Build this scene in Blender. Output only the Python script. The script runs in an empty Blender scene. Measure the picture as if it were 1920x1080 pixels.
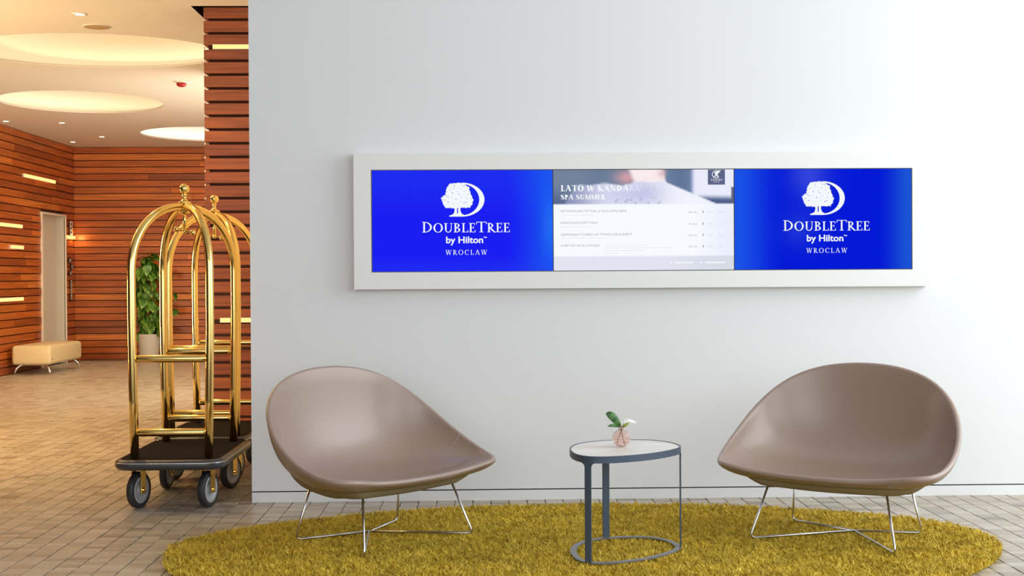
import bpy, bmesh, math, random
import numpy as np
from mathutils import Vector, Matrix
random.seed(7); rng = np.random.default_rng(5)
PI = math.pi
scene = bpy.context.scene
C = scene.collection

def s2l(r, g, b):
    f = lambda c: (c/255/12.92) if c/255 <= .04045 else ((c/255+.055)/1.055)**2.4
    return (f(r), f(g), f(b))

# ------------------------------------------------------------------ camera
CAM_H, YAW, PITCH, ROLL = 1.264, .0256, -.0094, -.0058
fw = Vector((math.sin(YAW)*math.cos(PITCH), math.cos(YAW)*math.cos(PITCH), math.sin(PITCH)))
r0 = Vector((math.cos(YAW), -math.sin(YAW), 0)); u0 = r0.cross(fw)
rr = math.cos(ROLL)*r0 + math.sin(ROLL)*u0
uu = -math.sin(ROLL)*r0 + math.cos(ROLL)*u0
cd = bpy.data.cameras.new('camera'); cam = bpy.data.objects.new('camera', cd); C.objects.link(cam)
cam.matrix_world = Matrix(((rr.x, uu.x, -fw.x, 0), (rr.y, uu.y, -fw.y, 0), (rr.z, uu.z, -fw.z, CAM_H), (0, 0, 0, 1)))
cd.sensor_width = 36; cd.lens = 45.0; cd.clip_end = 200
scene.camera = cam

# ------------------------------------------------------------------ world, lights, exposure
scene.view_settings.view_transform = 'Standard'; scene.view_settings.look = 'None'
scene.view_settings.exposure = 0.0; scene.view_settings.gamma = 1; scene.view_settings.use_curve_mapping = False
w = bpy.data.worlds.new('daylight'); scene.world = w; w.use_nodes = True
bg = w.node_tree.nodes['Background']; bg.inputs[0].default_value = (.86, .93, 1, 1); bg.inputs[1].default_value = .9

def area(name, loc, target, sx, sy, power, col):
    l = bpy.data.lights.new(name, 'AREA'); l.shape = 'RECTANGLE'; l.size = sx; l.size_y = sy; l.energy = power; l.color = col
    o = bpy.data.objects.new(name, l); C.objects.link(o); o.location = loc
    o.rotation_euler = (Vector(target)-Vector(loc)).to_track_quat('-Z', 'Y').to_euler(); return o
def point(name, loc, power, col, rad=.06, spot=None):
    l = bpy.data.lights.new(name, 'SPOT' if spot else 'POINT'); l.energy = power; l.color = col; l.shadow_soft_size = rad
    if spot: l.spot_size = spot; l.spot_blend = .7
    o = bpy.data.objects.new(name, l); C.objects.link(o); o.location = loc; return o
WARM = (1, .67, .22); WARM2 = (1, .80, .52); DAY = (.90, .96, 1)
area('window_daylight', (5.3, 4.8, 2.6), (0, 5.2, 1.0), 4.2, 3.6, 185, DAY)
area('side_window_daylight', (4.6, -1.5, 2.6), (1.2, 7.2, 1.2), 4.5, 3.0, 100, DAY)
area('front_window_daylight', (-1.0, -2.6, 2.3), (.3, 7.2, 1.2), 5, 3.0, 120, (.97, .98, 1))
area('added_ceiling_fill', (-5.6, 7.8, .9), (-4.2, 12.5, 3.28), 1.2, .8, 230, (1, .74, .42))  # added fill outside the view, brightens the corridor ceiling
area('added_far_fill', (-1.45, 15.0, 1.9), (-5.0, 16.5, 1.5), 5.0, 2.4, 170, (1, .90, .76))  # added unseen fill behind the white wall, whitens the far corridor
# corridor downlights standing above and outside the frame light the passage
for i, (x, y) in enumerate([(-3.9, 7.9), (-2.6, 8.3), (-5.2, 9.2), (-4.6, 11.2), (-3.0, 12.6), (-5.2, 14.2), (-3.4, 15.6), (-4.6, 17.6), (-3.4, 18.6)]):
    point('corridor_downlight', (x, y, 3.22), 62, WARM if y < 16 else WARM2, .05, 2.6)

# ------------------------------------------------------------------ helpers
def mat(name, col, rough=.5, metal=0., **k):
    m = bpy.data.materials.new(name); m.use_nodes = True; b = m.node_tree.nodes['Principled BSDF']
    b.inputs['Base Color'].default_value = (*col, 1); b.inputs['Roughness'].default_value = rough; b.inputs['Metallic'].default_value = metal
    for kk, v in k.items(): b.inputs[kk.replace('_', ' ')].default_value = v
    return m
def nodes(m): return m.node_tree.nodes, m.node_tree.links, m.node_tree.nodes['Principled BSDF']
def add_bump(m, scale, strength, dist=.002, obj_coord=True, detail=3, stretch=None):
    n, l, b = nodes(m); t = n.new('ShaderNodeTexCoord'); no = n.new('ShaderNodeTexNoise'); no.inputs['Scale'].default_value = scale; no.inputs['Detail'].default_value = detail
    bu = n.new('ShaderNodeBump'); bu.inputs['Strength'].default_value = strength; bu.inputs['Distance'].default_value = dist
    src = t.outputs['Object']
    if stretch:
        mp = n.new('ShaderNodeMapping'); mp.inputs['Scale'].default_value = stretch; l.new(src, mp.inputs[0]); src = mp.outputs[0]
    l.new(src, no.inputs['Vector']); l.new(no.outputs[0], bu.inputs['Height']); l.new(bu.outputs[0], b.inputs['Normal']); return no
def mix_noise(m, c1, c2, scale, lo=.4, hi=.6, stretch=None, world=False):
    n, l, b = nodes(m); t = n.new('ShaderNodeNewGeometry' if world else 'ShaderNodeTexCoord'); no = n.new('ShaderNodeTexNoise'); no.inputs['Scale'].default_value = scale; no.inputs['Detail'].default_value = 4
    src = t.outputs['Position'] if world else t.outputs['Object']
    if stretch:
        mp = n.new('ShaderNodeMapping'); mp.inputs['Scale'].default_value = stretch; l.new(src, mp.inputs[0]); src = mp.outputs[0]
    r = n.new('ShaderNodeValToRGB'); r.color_ramp.elements[0].position = lo; r.color_ramp.elements[1].position = hi
    r.color_ramp.elements[0].color = (*c1, 1); r.color_ramp.elements[1].color = (*c2, 1)
    l.new(src, no.inputs['Vector']); l.new(no.outputs[0], r.inputs[0]); l.new(r.outputs[0], b.inputs['Base Color'])
def emis(name, col, strength=1.):
    m = bpy.data.materials.new(name); m.use_nodes = True; n = m.node_tree.nodes; n.clear()
    e = n.new('ShaderNodeEmission'); e.inputs[0].default_value = (*col, 1); e.inputs[1].default_value = strength
    o = n.new('ShaderNodeOutputMaterial'); m.node_tree.links.new(e.outputs[0], o.inputs[0]); return m

def link(name, me, m=None, parent=None, smooth=False):
    if m is not None: me.materials.append(m)
    if smooth: me.polygons.foreach_set('use_smooth', [True]*len(me.polygons))
    o = bpy.data.objects.new(name, me); C.objects.link(o)
    if parent is not None: o.parent = parent
    return o
def bobj(name, bm, m, parent=None, smooth=False):
    me = bpy.data.meshes.new(name); bm.normal_update(); bm.to_mesh(me); bm.free(); return link(name, me, m, parent, smooth)
def pobj(name, v, f, m, parent=None, smooth=False):
    me = bpy.data.meshes.new(name); me.from_pydata([tuple(q) for q in v], [], f); me.update(); return link(name, me, m, parent, smooth)
def tag(o, label=None, cat=None, group=None, kind=None):
    if label: o['label'] = label
    if cat: o['category'] = cat
    if group: o['group'] = group
    if kind: o['kind'] = kind
    return o
def empty(name, loc, rz=0, **k):
    o = bpy.data.objects.new(name, None); C.objects.link(o); o.location = loc; o.rotation_euler = (0, 0, rz); o.empty_display_size = .1
    tag(o, **k); return o
def copy_tree(o, parent=None):
    c = o.copy(); C.objects.link(c)
    if parent is not None: c.parent = parent
    for ch in [x for x in bpy.data.objects if x.parent == o]: copy_tree(ch, c)
    return c
def bbox(bm, x0, x1, y0, y1, z0, z1, bev=0, seg=2):
    r = bmesh.ops.create_cube(bm, size=1); vs = r['verts']
    for v in vs: v.co = Vector(((x0+x1)/2+v.co.x*(x1-x0), (y0+y1)/2+v.co.y*(y1-y0), (z0+z1)/2+v.co.z*(z1-z0)))
    if bev:
        es = list({e for v in vs for e in v.link_edges})
        bmesh.ops.bevel(bm, geom=es, offset=bev, segments=seg, affect='EDGES', profile=.5)
def box(name, x0, x1, y0, y1, z0, z1, m, parent=None, bev=0, seg=2, smooth=False):
    bm = bmesh.new(); bbox(bm, x0, x1, y0, y1, z0, z1, bev, seg); return bobj(name, bm, m, parent, smooth)
def tube(bm, pts, r, n=12, cap=True, closed=False):
    pts = [Vector(p) for p in pts]; N = len(pts); rings = []
    up = None
    for i, p in enumerate(pts):
        if closed: t = pts[(i+1) % N]-pts[i-1]
        else: t = pts[min(i+1, N-1)]-pts[max(i-1, 0)]
        t.normalize()
        if up is None: up = t.orthogonal().normalized()
        up = (up - t*up.dot(t)).normalized(); b = t.cross(up)
        rad = r[i] if hasattr(r, '__len__') else r
        rings.append([bm.verts.new(p + rad*(math.cos(2*PI*k/n)*up + math.sin(2*PI*k/n)*b)) for k in range(n)])
    for i in range(N if closed else N-1):
        a, b2 = rings[i], rings[(i+1) % N]
        for k in range(n): bm.faces.new((a[k], a[(k+1) % n], b2[(k+1) % n], b2[k]))
    if cap and not closed: bm.faces.new(rings[0][::-1]); bm.faces.new(rings[-1])
def lathe(bm, prof, n=32, origin=(0, 0, 0), axis='z', cap=True):
    rings = []
    for r, h in prof:
        ring = []
        for k in range(n):
            a = 2*PI*k/n
            q = (r*math.cos(a), r*math.sin(a), h) if axis == 'z' else (h, r*math.cos(a), r*math.sin(a))
            ring.append(bm.verts.new(Vector(q)+Vector(origin)))
        rings.append(ring)
    for a, b in zip(rings, rings[1:]):
        for k in range(n): bm.faces.new((a[k], a[(k+1) % n], b[(k+1) % n], b[k]))
    if cap:
        bm.faces.new(rings[0][::-1]); bm.faces.new(rings[-1])
def ball(bm, c, r, u=20, v=12, sc=(1, 1, 1)):
    q = bmesh.ops.create_uvsphere(bm, u_segments=u, v_segments=v, radius=r)
    for x in q['verts']: x.co = Vector((x.co.x*sc[0], x.co.y*sc[1], x.co.z*sc[2]))+Vector(c)
def fillet(pts, r, n=6):
    pts = [Vector(p) for p in pts]; out = [pts[0]]
    for i in range(1, len(pts)-1):
        a, b, c = pts[i-1], pts[i], pts[i+1]; d1 = (a-b); d2 = (c-b); q = min(r, d1.length*.45, d2.length*.45)
        p0 = b+d1.normalized()*q; p1 = b+d2.normalized()*q
        for k in range(n+1):
            t = k/n; out.append(p0*(1-t)**2+b*2*t*(1-t)+p1*t*t)
    out.append(pts[-1]); return out

# ------------------------------------------------------------------ materials
M_white = mat('white_paint', s2l(232, 233, 233), .55); add_bump(M_white, 60, .05)
M_base = mat('white_baseboard_paint', s2l(234, 234, 233), .45)
M_dark = mat('dark_gap', (.012, .01, .01), .8)
M_ceil = mat('ceiling_paint', s2l(228, 222, 212), .7)
M_hall = mat('hall_ceiling_paint', s2l(235, 235, 235), .8)
def wood(name, cols, rough=.38):
    m = mat(name, cols[0], rough); n, l, b = nodes(m)
    oi = n.new('ShaderNodeObjectInfo'); r = n.new('ShaderNodeValToRGB'); r.color_ramp.interpolation = 'LINEAR'
    while len(r.color_ramp.elements) < len(cols): r.color_ramp.elements.new(.5)
    for i, c in enumerate(cols): r.color_ramp.elements[i].position = i/(len(cols)-1); r.color_ramp.elements[i].color = (*c, 1)
    l.new(oi.outputs['Random'], r.inputs[0])
    g = n.new('ShaderNodeNewGeometry'); mp = n.new('ShaderNodeMapping'); mp.inputs['Scale'].default_value = (1.2, 1.2, 34)
    ad = n.new('ShaderNodeVectorMath'); ad.operation = 'ADD'; cb = n.new('ShaderNodeCombineXYZ'); mu = n.new('ShaderNodeMath'); mu.operation = 'MULTIPLY'; mu.inputs[1].default_value = 40
    l.new(oi.outputs['Random'], mu.inputs[0]); l.new(mu.outputs[0], cb.inputs[0]); l.new(mu.outputs[0], cb.inputs[1])
    l.new(g.outputs['Position'], ad.inputs[0]); l.new(cb.outputs[0], ad.inputs[1]); l.new(ad.outputs[0], mp.inputs[0])
    no = n.new('ShaderNodeTexNoise'); no.inputs['Scale'].default_value = 1.3; no.inputs['Detail'].default_value = 5; no.inputs['Distortion'].default_value = .8; l.new(mp.outputs[0], no.inputs['Vector'])
    mr = n.new('ShaderNodeMapRange'); mr.inputs[1].default_value = .3; mr.inputs[2].default_value = .7; mr.inputs[3].default_value = .62; mr.inputs[4].default_value = 1.25; l.new(no.outputs[0], mr.inputs[0])
    mx = n.new('ShaderNodeVectorMath'); mx.operation = 'SCALE'; l.new(r.outputs[0], mx.inputs[0]); l.new(mr.outputs[0], mx.inputs['Scale']); l.new(mx.outputs[0], b.inputs['Base Color'])
    bu = n.new('ShaderNodeBump'); bu.inputs['Strength'].default_value = .15; bu.inputs['Distance'].default_value = .003; l.new(no.outputs[0], bu.inputs['Height']); l.new(bu.outputs[0], b.inputs['Normal'])
    return m
M_wood = wood('orange_brown_plank_wood', [s2l(142, 68, 26), s2l(198, 106, 42), s2l(168, 82, 30), s2l(212, 122, 50), s2l(154, 74, 28), s2l(200, 102, 36)])
M_wood2 = wood('red_brown_plank_wood', [s2l(142, 76, 42), s2l(160, 88, 48), s2l(132, 68, 38), s2l(152, 80, 44)], .42)
M_back = mat('wall_backing', s2l(72, 38, 22), .8)
M_brass = mat('polished_brass', s2l(250, 214, 132), .13, 1.)
M_chrome = mat('brushed_chrome', (.72, .72, .72), .22, 1.)
M_leather = mat('taupe_leather', s2l(156, 134, 119), .34); add_bump(M_leather, 260, .08, .0006)
M_leather.node_tree.nodes['Principled BSDF'].inputs['Coat Weight'].default_value = .5
M_leather.node_tree.nodes['Principled BSDF'].inputs['Coat Roughness'].default_value = .28
M_khaki = mat('khaki_underside_fabric', s2l(150, 136, 104), .7); add_bump(M_khaki, 500, .2, .0006)
M_steel = mat('blue_grey_painted_steel', s2l(70, 84, 100), .42)
M_ring = mat('grey_steel_base', s2l(120, 122, 124), .35, .3)
M_top = mat('pale_table_top', s2l(236, 232, 224), .35); mix_noise(M_top, s2l(226, 222, 212), s2l(240, 238, 232), 6)
M_carpet = mat('dark_brown_deck_carpet', s2l(36, 30, 28), 1., 0, Specular_IOR_Level=.1); add_bump(M_carpet, 700, .6, .003)
M_bumper = mat('dark_grey_rubber_bumper', s2l(62, 62, 66), .3)
M_stripe = mat('silver_strip', (.6, .6, .62), .2, 1.)
M_tyre = mat('dark_rubber_tyre', s2l(48, 48, 50), .5)
M_hub = mat('grey_plastic_wheel', s2l(176, 178, 182), .35)
M_black = mat('black_plate', (.01, .01, .011), .35)
M_cream = mat('cream_leather', s2l(226, 208, 164), .4); add_bump(M_cream, 200, .05, .001)
M_pot = mat('pale_grey_pot', s2l(196, 190, 182), .6)
M_soil = mat('soil', s2l(50, 36, 26), .9)
M_leaf = mat('variegated_green_leaf', s2l(70, 130, 40), .35); mix_noise(M_leaf, s2l(38, 96, 28), s2l(150, 190, 70), 14, .42, .72)
M_leaf2 = mat('dark_green_sprig_leaf', s2l(70, 120, 60), .4); mix_noise(M_leaf2, s2l(44, 84, 42), s2l(88, 130, 66), 40)
M_leaf3 = mat('yellow_green_sprig_leaf', s2l(170, 175, 70), .4)
M_petal = mat('white_petal', s2l(246, 244, 240), .5)
M_stem = mat('brown_stem', s2l(96, 62, 36), .7)
M_glass = mat('pink_ribbed_glass', s2l(255, 236, 229), .05, 0, Transmission_Weight=.97, IOR=1.2)
M_steelpanel = mat('brushed_lift_steel', s2l(214, 206, 192), .6, 0.)
M_edge = mat('pale_door_frame', s2l(240, 232, 216), .35, .2)
M_red = mat('red_detector', s2l(150, 20, 10), .35)
M_grille = mat('speaker_grille', s2l(176, 150, 112), .6)
M_signw = mat('white_sign_print', s2l(236, 232, 226), .4)
M_frame = mat('white_display_frame', s2l(236, 236, 232), .4)
M_bez = mat('black_screen_bezel', (.008, .008, .012), .25)
M_bar = emis('warm_linear_lamp', (1, .48, .17), 2.0)
M_down = emis('warm_downlight_lens', (1, .86, .62), 14)
M_cove_warm = emis('warm_cove_strip', (1, .80, .50), 2.9)
M_cove_day = emis('pale_cove_strip', (1, .94, .88), 4.2)
M_stripw = emis('white_display_text', (.90, .94, 1), 1.)
M_vc = bpy.data.materials.new('screen_picture'); M_vc.use_nodes = True
n = M_vc.node_tree.nodes; n.clear(); a_ = n.new('ShaderNodeVertexColor'); a_.layer_name = 'picture'; e_ = n.new('ShaderNodeEmission'); o_ = n.new('ShaderNodeOutputMaterial')
M_vc.node_tree.links.new(a_.outputs[0], e_.inputs[0]); M_vc.node_tree.links.new(e_.outputs[0], o_.inputs[0])
# floor tile: colour varies tile by tile (island or object)
M_tile = mat('brown_clay_paver', s2l(168, 148, 126), .33)
n, l, b = nodes(M_tile)
oi = n.new('ShaderNodeObjectInfo'); g = n.new('ShaderNodeNewGeometry'); ad = n.new('ShaderNodeMath'); ad.operation = 'ADD'; fr = n.new('ShaderNodeMath'); fr.operation = 'FRACT'
l.new(oi.outputs['Random'], ad.inputs[0]); l.new(g.outputs['Random Per Island'], ad.inputs[1]); l.new(ad.outputs[0], fr.inputs[0])
r = n.new('ShaderNodeValToRGB'); E = r.color_ramp.elements
for i, (p_, c_) in enumerate([(0, (134, 121, 104)), (.08, (160, 147, 128)), (.4, (176, 163, 144)), (.75, (185, 172, 154)), (1, (194, 182, 165))]):
    e = E[i] if i < 2 else E.new(p_); e.position = p_; e.color = (*s2l(*c_), 1)
E[1].position = .08
l.new(fr.outputs[0], r.inputs[0])
no = n.new('ShaderNodeTexNoise'); no.inputs['Scale'].default_value = 55; no.inputs['Detail'].default_value = 5; l.new(g.outputs['Position'], no.inputs['Vector'])
mr = n.new('ShaderNodeMapRange'); mr.inputs[1].default_value = .3; mr.inputs[2].default_value = .7; mr.inputs[3].default_value = .88; mr.inputs[4].default_value = 1.1; l.new(no.outputs[0], mr.inputs[0])
mx = n.new('ShaderNodeVectorMath'); mx.operation = 'SCALE'; l.new(r.outputs[0], mx.inputs[0]); l.new(mr.outputs[0], mx.inputs['Scale']); l.new(mx.outputs[0], b.inputs['Base Color'])
bu = n.new('ShaderNodeBump'); bu.inputs['Strength'].default_value = .25; bu.inputs['Distance'].default_value = .002; l.new(no.outputs[0], bu.inputs['Height']); l.new(bu.outputs[0], b.inputs['Normal'])
M_joint = mat('dark_floor_joint', s2l(70, 60, 50), .8)

# ------------------------------------------------------------------ structure: walls, ceilings
D = 7.206; XE = -1.2815; XL = -6.236; YB = 19.9; ZC = 3.2865; YC = 9.654; XC = -2.05
def struct(o): o['kind'] = 'structure'; return o
# white feature wall (solid block) with recessed dark line above a flush baseboard
struct(box('wall_front', XE, 6.2, D, D+.3, .064, 4.6, M_white))
struct(box('trim_1', XE+.004, 6.2, D+.008, D+.29, .05, .068, M_dark))
struct(box('baseboard_front', XE, 6.2, D+.001, D+.3, 0, .057, M_base))
struct(box('wall_corridor_right', XE, XE+.15, D+.301, YB, 0, ZC+.4, M_white))
fl = struct(box('floor', XL-.2, 6.2, -4, YB+.2, -.12, -.006, M_joint))
struct(box('wall_left_near', XL-.2, XL, -4, 14.0, -.006, 4.6, M_back))
tag(struct(box('ceiling_hall', XL-.2, 6.2, -4, D+.3, 4.6, 4.7, M_hall)))
struct(box('wall_upper', XL, XE, D, D+.1, ZC, 4.6, M_hall))

# corridor ceiling with round light wells and a dark slot beside the wood pillar
wells = [(-3.42, 11.54, .88, M_cove_warm, 1.3), (-4.56, 14.86, .95, M_cove_warm, .96), (-3.80, 18.2, .94, M_cove_day, 1.0)]
bm = bmesh.new()
def loop(pts):
    vs = [bm.verts.new((x, y, ZC)) for x, y in pts]; return [bm.edges.new((vs[i], vs[(i+1) % len(vs)])) for i in range(len(vs))]
es = loop([(XL, D+.1), (XE+.1, D+.1), (XE+.1, YB+.1), (XL, YB+.1)])
for (x, y, r, _, ax) in wells: es += loop([(x+r*ax*math.cos(2*PI*k/64), y+r*math.sin(2*PI*k/64)) for k in range(64)])
es += loop([(-2.135, 9.60), (XE, 9.60), (XE, 10.6), (-2.135, 10.6)])
bmesh.ops.triangle_fill(bm, use_beauty=True, use_dissolve=False, edges=es)
ceil = struct(bobj('ceiling', bm, M_ceil))
slot = box('slot_lining', -2.135, XE, 9.60, 10.6, ZC+.001, ZC+.25, M_dark, ceil)
# open the underside of the slot lining
bm = bmesh.new(); bm.from_mesh(slot.data); bmesh.ops.delete(bm, geom=[f for f in bm.faces if f.normal.z < -.9], context='FACES'); bm.to_mesh(slot.data); bm.free()
for (x, y, r, mm, ax) in wells:
    bm = bmesh.new()
    prof = [(r, 0), (r, .018), (r+.008, .018), (r+.008, .003), (r+.15, .003)]
    for k in range(1, 13):
        a = k/12*PI/2; prof.append(((r+.15)*math.cos(a) if k < 12 else .001, .03+.34*math.sin(a)))
    lathe(bm, prof, 64, (0, 0, 0), cap=False); bm.transform(Matrix.Translation((x, y, ZC)) @ Matrix.Diagonal((ax, 1, 1, 1))); bobj('light_well', bm, M_ceil, ceil, True)
    bm = bmesh.new(); pr = [(r+.03, .004), (r+.10, .004), (r+.10, .012), (r+.03, .012)]; rg = []
    a0, a1 = (PI*.22, PI*1.78) if mm is M_cove_warm else (0, 2*PI*.999)
    for k in range(49): a = a0+(a1-a0)*k/48; rg.append([bm.verts.new((x+q*ax*math.cos(a), y+q*math.sin(a), ZC+h_)) for q, h_ in pr])
    for a, b in zip(rg, rg[1:]):
        for k in range(4): bm.faces.new((a[k], a[(k+1) % 4], b[(k+1) % 4], b[k]))
    bmesh.ops.recalc_face_normals(bm, faces=bm.faces)
    bobj('cove_strip', bm, mm, ceil)

# planked walls: every board is its own piece
unit = {}
def unit_box(m):
    if m.name not in unit:
        bm = bmesh.new(); bbox(bm, -.5, .5, -.5, .5, -.5, .5); me = bpy.data.meshes.new('plank'); bm.to_mesh(me); bm.free(); me.materials.append(m); unit[m.name] = me
    return unit[m.name]
def piece(name, x0, x1, y0, y1, z0, z1, m, parent):
    o = bpy.data.objects.new(name, unit_box(m)); C.objects.link(o); o.parent = parent
    o.location = ((x0+x1)/2, (y0+y1)/2, (z0+z1)/2); o.scale = (x1-x0, y1-y0, z1-z0); return o
P = ZC/32
bm = bmesh.new()
bbox(bm, XL-.45, XL-.036, 14.0, 18.395, -.006, ZC+.4); bbox(bm, XL-.45, XL-.036, 19.426, YB+.3, -.006, ZC+.4); bbox(bm, XL-.45, XL-.036, 18.395, 19.426, 2.2, ZC+.4)
wl = struct(bobj('wall_left', bm, M_back))
wb = struct(box('wall_back', XL-.036, XE, YB+.036, YB+.3, -.006, ZC+.4, M_back))
DY0, DY1, DZ = 18.395, 19.426, 2.2
for k in range(32):
    z0, z1 = k*P+.006, (k+1)*P-.007
    # back wall
    xs = [XL, -4.25-1.0*random.random()+.6*(k % 3), XE]
    if k % 4 == 1: xs = [XL, -4.9+random.random()*.6, -3.3+.4*random.random(), XE]
    for a, b2 in zip(xs, xs[1:]):
        d = random.random()*.014; piece('plank', a+.002, b2-.002, YB-.004-d, YB+.036, z0, z1, M_wood, wb)
    ys = [14.0, 15.6+random.random(), 17.2+random.random()*1.0, 18.9+random.random()*.3, YB-.02]
    if k % 3 == 0: ys.pop(3)
    for a, b2 in zip(ys, ys[1:]):
        segs = [(a, b2)]
        if z0 < DZ:
            segs = []
            if a < DY0: segs.append((a, min(b2, DY0-.005)))
            if b2 > DY1: segs.append((max(a, DY1+.005), b2))
        for s, e in segs:
            if e-s < .02: continue
            d = random.random()*.014; piece('plank', XL-.036, XL+.002+d, s+.002, e-.002, z0, z1 if not (z0 < DZ < z1 and s >= DY0-.01 and e <= DY1+.01) else z1, M_wood, wl)
# pillar clad in wide boards
pl = struct(box('wall_pillar', XC+.03, XE, YC+.03, 10.5, 0, ZC+.2, M_back))
for k in range(32):
    if k in (9, 29): z0 = k*P+.028
    else: z0 = k*P+.023
    z1 = (k+1)*P+.001 if (k+1) not in (9, 29) else (k+1)*P-.008
    piece('plank', XC, XE, YC-random.random()*.004, YC+.03, z0, min(z1, ZC), M_wood2, pl)
    piece('plank', XC+.001, XC+.03, YC+.031, 10.5, z0, min(z1, ZC), M_wood2, pl)
    piece('lit_gap_block', XC-.003, XC+.006, YC+.004, YC+.026, k*P+.002, k*P+.015, M_edge, pl)  # pale blocks stand in for light showing through the board gaps

# lift portal in the left wall
dr = struct(box('door_1', XL-.14, XL-.12, DY0, DY1, .0, DZ, M_steelpanel))
box('jamb', XL-.12, XL+.012, DY1-.012, DY1, 0, DZ, M_steelpanel, dr)
box('jamb', XL-.12, XL+.012, DY0, DY0+.012, 0, DZ, M_steelpanel, dr)
box('head_lining', XL-.12, XL+.012, DY0+.012, DY1-.012, DZ-.012, DZ, M_steelpanel, dr)
box('frame_edge', XL+.002, XL+.03, DY0-.02, DY0+.012, 0, DZ+.02, M_edge, dr)
box('frame_edge', XL+.002, XL+.03, DY1-.012, DY1+.02, 0, DZ+.02, M_edge, dr)
box('frame_edge', XL+.002, XL+.03, DY0+.012, DY1-.012, DZ-.012, DZ+.02, M_edge, dr)
box('door_leaf', XL-.12, XL-.11, DY0+.012, (DY0+DY1)/2-.003, 0, DZ-.012, M_steelpanel, dr)
box('door_leaf', XL-.12, XL-.11, (DY0+DY1)/2+.003, DY1-.012, 0, DZ-.012, M_steelpanel, dr)

# ------------------------------------------------------------------ floor tiles
PX, PY = .1012, .0506; GX, GY = .0045, .0028
def rugpoly():
    back = [(-1.43, 5.85), (-1.437, 5.95), (-1.411, 6.084), (-1.334, 6.205), (-1.246, 6.305), (-1.158, 6.405), (-1.059, 6.48), (-.954, 6.545), (-.797, 6.635), (-.633, 6.72), (-.407, 6.82), (-.169, 6.88), (.069, 6.92), (.55, 6.94), (.866, 6.93), (1.295, 6.88), (1.495, 6.81), (1.783, 6.70), (2.069, 6.56), (2.27, 6.39), (2.391, 6.19), (2.425, 6.01), (2.4, 5.83)]
    front = [(2.32, 5.63), (2.227, 5.471), (2.09, 5.31), (1.96, 5.19), (1.62, 4.98), (1.1, 4.8), (.5, 4.74), (-.2, 4.82), (-.8, 5.0), (-1.235, 5.32), (-1.31, 5.42), (-1.39, 5.6)]
    p = np.array(back+front)
    # resample smooth
    for _ in range(2):
        q = np.empty((len(p)*2, 2)); nx = np.roll(p, -1, 0); q[0::2] = .75*p+.25*nx; q[1::2] = .25*p+.75*nx; p = q
    return p
RUG = rugpoly()
def inside(px, py, poly=RUG):
    px = np.asarray(px); py = np.asarray(py); c = np.zeros(px.shape, bool); j = len(poly)-1
    for i in range(len(poly)):
        xi, yi = poly[i]; xj, yj = poly[j]
        if yi != yj: c ^= ((yi > py) != (yj > py)) & (px < (xj-xi)*(py-yi)/(yj-yi)+xi)
        j = i
    return c
tiles = []
ncol = int((6.0-XL)/PX)
for i in range(ncol):
    x = XE+(.075)+ (i-int((XE-XL)/PX)-1)*PX
    if x-PX/2 < XL: continue
    off = rng.random()*PY; y = 4.0+off; yend = YB if x-PX/2 < XE else D+.04
    jit = rng.normal(0, .0015)
    while y+PY < yend+.03:
        # boards of the floor come in single and double lengths
        h = PY*(1.5 if rng.random() < .22 else 1)
        tiles.append((x+rng.normal(0, .0007), y+h/2, h)); y += h
T = np.array(tiles)
keep = ~inside(T[:, 0], T[:, 1], (RUG-[.5, 5.85])*.96+[.5, 5.85]); T = T[keep]
xi = 899+2400*T[:, 0]/T[:, 1]; yi = 513+1.264*2400/T[:, 1]
vis = (xi > -10) & (xi < 1930) & (yi < 1085) & ~inside(T[:, 0], T[:, 1]) & (T[:, 1] < D-.02)
idx = np.where(vis)[0]; idx = idx[np.argsort(T[idx, 1])][:300]; sel = np.zeros(len(T), bool); sel[idx] = True
def tile_mesh(h):
    hx, hy, b_ = PX/2-GX/2, h/2-GY/2, .0025
    v = [(-hx, -hy, -.008), (hx, -hy, -.008), (hx, hy, -.008), (-hx, hy, -.008), (-hx, -hy, -.0015), (hx, -hy, -.0015), (hx, hy, -.0015), (-hx, hy, -.0015), (-hx+b_, -hy+b_/2, 0), (hx-b_, -hy+b_/2, 0), (hx-b_, hy-b_/2, 0), (-hx+b_, hy-b_/2, 0)]
    f = [(0, 1, 5, 4), (1, 2, 6, 5), (2, 3, 7, 6), (3, 0, 4, 7), (4, 5, 9, 8), (5, 6, 10, 9), (6, 7, 11, 10), (7, 4, 8, 11), (8, 9, 10, 11)]
    return v, f
tm = {}
for x, y, h in T[sel]:
    hk = round(float(h), 5)
    if hk not in tm:
        v, f = tile_mesh(hk); me = bpy.data.meshes.new('tile'); me.from_pydata(v, [], f); me.materials.append(M_tile); tm[hk] = me
    o = bpy.data.objects.new('tile', tm[hk]); C.objects.link(o); o.parent = fl; o.location = (x, y, -abs(rng.normal(0, .0006))); o.rotation_euler = (0, 0, rng.normal(0, .004))
V = []; Fc = []
for x, y, h in T[~sel]:
    v, f = tile_mesh(h); k0 = len(V); z = -abs(rng.normal(0, .0006))
    V += [(a+x, b2+y, c2+z) for a, b2, c2 in v]; Fc += [tuple(q+k0 for q in ff) for ff in f]
tag(pobj('tile_field', V, Fc, M_tile, fl), kind='stuff')

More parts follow.
